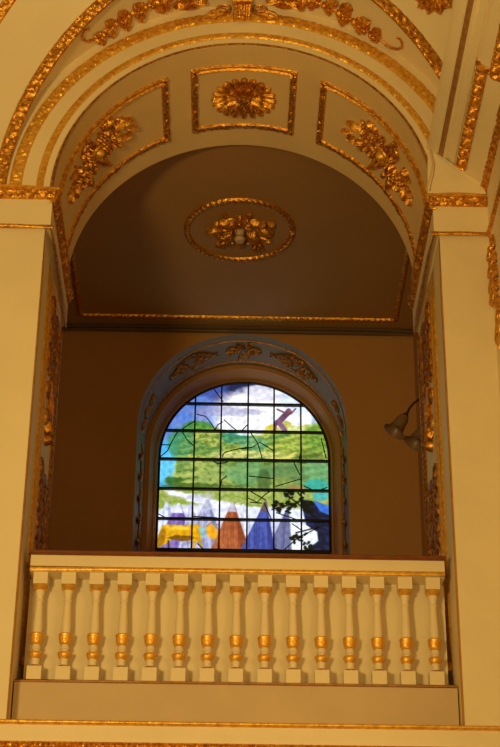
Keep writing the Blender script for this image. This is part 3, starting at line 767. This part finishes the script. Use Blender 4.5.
def swag(label, path, leaves, curl, group='gilt leaf sprays over the arch'):
    """path: list of (degrees, y) on the lunette, running outwards"""
    d0, y0 = path[0]
    t = thing('leaf_spray', label, 'ornament', (RL*math.cos(rad(d0)), y0, ZS+RL*math.sin(rad(d0))), group)
    f = lambda a, y, n: Vector(((RL-n)*math.cos(a/RL), y, ZS+(RL-n)*math.sin(a/RL)))
    S_ = [(rad(d)*RL, y) for d, y in path]
    # smooth
    PP = []
    for i in range(len(S_)-1):
        for k in range(6):
            w = k/6; PP.append((S_[i][0]*(1-w)+S_[i+1][0]*w, S_[i][1]*(1-w)+S_[i+1][1]*w))
    PP.append(S_[-1])
    mb = MB(); cord(mb, f, PP, .022, .010)
    if curl:
        s, y = S_[-1]; cord(mb, f, curl(s, y), .014, .009)
    mb.build('stem', GOLD, t)
    mb = MB()
    rs_ = random.Random(int(d0))
    leaves = [(max(0, i+d_+rs_.uniform(-.12, .12)), o_*rs_.uniform(.6, 1.5), z_*q_*rs_.uniform(.85, 1.15)) for (i, o_, z_) in leaves for d_, q_ in ((0, 1.15), (.45, .55))]
    for (i, off, size) in leaves:
        j = min(int(i*6), len(PP)-2); (s, y), (s2, y2) = PP[j], PP[j+1]; a = math.atan2(y2-y, s2-s)
        leaf(mb, f, s, y, a+off, size, size*.6, .04, .03, off*.6); leaf(mb, f, s, y, a-off*.8, size*.8, size*.5, .035, .02, -off*.5); blob(mb, f, s, y, size*.2, size*.2, .05)
    mb.build('leaves', GOLD, t)
swag('gilt leaf spray curling down at upper left above the arch', [(112.5, -.22), (115.6, -.20), (120.3, -.17), (124.8, -.15), (128.5, -.10), (131.5, -.11)],
     ((.1, 1.2, .14), (1.1, 1.0, .15), (2.1, 1.1, .16), (3.0, .9, .13), (3.9, .7, .10)), lambda s, y: [(s, y), (s+.04, y-.02), (s+.075, y-.07), (s+.08, y-.13), (s+.05, y-.17), (s+.01, y-.16), (s+.01, y-.13)])
swag('gilt leaf spray curling down at upper right above the arch', [(73.9, -.20), (70, -.18), (65.9, -.14), (61.7, -.11), (56.7, -.06), (52.5, -.03)],
     ((.1, 1.2, .14), (1.1, 1.0, .15), (2.1, 1.1, .16), (3.0, .9, .14), (4.0, .7, .13)), lambda s, y: [(s, y), (s-.06, y-.0), (s-.12, y-.03), (s-.16, y-.08), (s-.16, y-.14), (s-.13, y-.17), (s-.10, y-.15)])
for lab, dc, yy, m_ in (('broad gilt acanthus leaf just left of the keystone console', 104.0, -.13, 1), ('broad gilt acanthus leaf just right of the keystone console', 80.5, -.13, -1),
                        ('small gilt husk hanging between left spray and left acanthus leaf', 110.0, -.20, 0), ('small gilt husk hanging between right spray and right acanthus leaf', 75.8, -.16, 0)):
    mb = MB(); f = lun(dc, yy)
    if m_:
        for k in range(5): leaf(mb, f, 0, 0, -PI/2+(k-2)*.75, .15, .09, .05, .04, (k-2)*.3)
        cord(mb, f, spiral(-.1, .02, .055, 1.2, 0, 1), .016, .008); cord(mb, f, spiral(.1, .02, .055, 1.2, PI, -1), .016, .008)
        for k in range(4): leaf(mb, f, (k-1.5)*.05, .0, PI/2+(k-1.5)*.3, .10, .06, .04, .02)
    else:
        leaf(mb, f, 0, -.03, PI/2, .12, .08, .05, .02); blob(mb, f, 0, .09, .03, .03, .05); leaf(mb, f, 0, -.03, PI/2+.8, .08, .05, .04); leaf(mb, f, 0, -.03, PI/2-.8, .08, .05, .04)
    o = mb.build('acanthus_leaf' if m_ else 'husk', GOLD); tag(o, lab, 'ornament', 'gilt leaf sprays over the arch')
# leaf cluster on the barrel vault, upper right
hh = 1.60; px_ = 1.50
nn = Vector((0, -1, -2*KV*hh)).normalized(); up_ = Vector((0, -2*KV*hh, 1)).normalized()
f = map_plane((px_, -KV*hh*hh-.005, ZS+hh), (1, 0, 0), up_, nn)
mb = MB()
for k in range(9): leaf(mb, f, 0, .02, -PI/2+(k-4)*.5+.3, .18, .11, .05, .04, (k-4)*.15)
foliage(mb, f, -.02, .05, .15, .14, 12, 31, (.08, .12), .05)
cord(mb, f, spiral(-.08, .1, .06, 1.2, 0, 1), .018, .01); blob(mb, f, .0, .05, .05, .05, .07)
tag(mb.build('leaf_cluster', GOLD), 'gilt leaf cluster on the vault at upper right, beside the sloping beam', 'ornament')
# hanging drop at the right edge
t = thing('wall_drop', 'gilt carved hanging drop on the right pier below the impost, at picture edge', 'ornament', (1.9, -.14, 8.65))
f = map_plane((1.90, -.15, 0), (0, 1, 0), (0, 0, 1), (-1, 0, 0)); mb = MB()
for z, s_ in ((8.62, .12), (8.5, .15), (8.38, .17), (8.26, .15)):
    for k in range(3): leaf(mb, f, (k-1)*.05, z, -PI/2+(k-1)*.6, s_, s_*.55, .035, .02)
    blob(mb, f, .04, z-.03, .04, .04, .04); blob(mb, f, -.05, z, .04, .05, .035)
mb.build('leaf_garland', GOLD, t)
mb = MB(); cord(mb, f, [(-.05, 8.2-.03*i) for i in range(10)], .022, .012)
for k in range(3): leaf(mb, f, -.06+(k-1)*.03, 8.1-.08*k, -PI/2+(k-1)*.4, .2, .08, .03, .01)
mb.build('tassel', GOLD, t)
mb = MB(); blob(mb, f, -.08, 7.86, .035, .07, .03); leaf(mb, f, -.08, 7.82, -PI/2, .18, .06, .03, .01); mb.build('drop_tip', GOLDB, t)

# ================================================================== WALL LAMP
LY = 3.0
t = thing('wall_lamp', 'bronze wall lamp with two bell shades on the right wall of the room', 'lamp', (RX, LY, 8.85))
def bell(cx_, cz_, tilt, tiltz, nm):
    mb = MB()
    # bell along local -Z: neck at top
    prof_ = [(.022, .10), (.040, .095), (.052, .07), (.058, .03), (.064, -.02), (.074, -.06), (.098, -.088), (.112, -.096), (.106, -.098), (.070, -.058), (.056, -.02), (.048, .06), (.02, .09)]
    mb.lathe(prof_, 0, 0, 22)
    M_ = Matrix.Translation((cx_, LY, cz_)) @ Matrix.Rotation(tilt, 4, 'Y')
    o = mb.build(nm, SHADE, t, xf=M_)
    cap = MB(); cap.lathe([(.012, .16), (.014, .13), (.028, .115), (.032, .095), (.024, .088)], 0, 0, 14); cap.build('shade_holder', BRONZE, o, xf=M_)
bell(1.490, 8.665, rad(33), 0, 'lamp_shade'); bell(1.668, 8.545, rad(33), 0, 'lamp_shade')
mb = MB()
mb.tube([(1.568, LY, 8.785), (1.590, LY, 8.835), (1.635, LY, 8.89), (1.68, LY, 8.925), (1.73, LY, 8.935), (1.79, LY, 8.91), (1.86, LY, 8.86)], .011, 8)
mb.tube([(1.75, LY, 8.665), (1.755, LY, 8.72), (1.76, LY, 8.785), (1.80, LY, 8.82), (1.86, LY, 8.84)], .011, 8)
mb.build('arm', BRONZE, t)
mb = MB(); f = map_plane((RX-.001, LY, 8.85), (0, 1, 0), (0, 0, 1), (-1, 0, 0)); blob(mb, f, 0, 0, .07, .10, .03, n=18); mb.build('wall_plate', BRONZE, t)

# ================================================================== LOOSE CABLE at the right springing
mb = MB()
mb.tube([(1.505, -.04, 9.62), (1.475, -.06, 9.58), (1.47, -.06, 9.50), (1.485, -.06, 9.42), (1.475, -.065, 9.33), (1.45, -.07, 9.25), (1.425, -.08, 9.15)], .006, 6)
tag(mb.build('cable', CABLE), 'thin pale cable hanging down beside the right foot of the arch', 'cable')
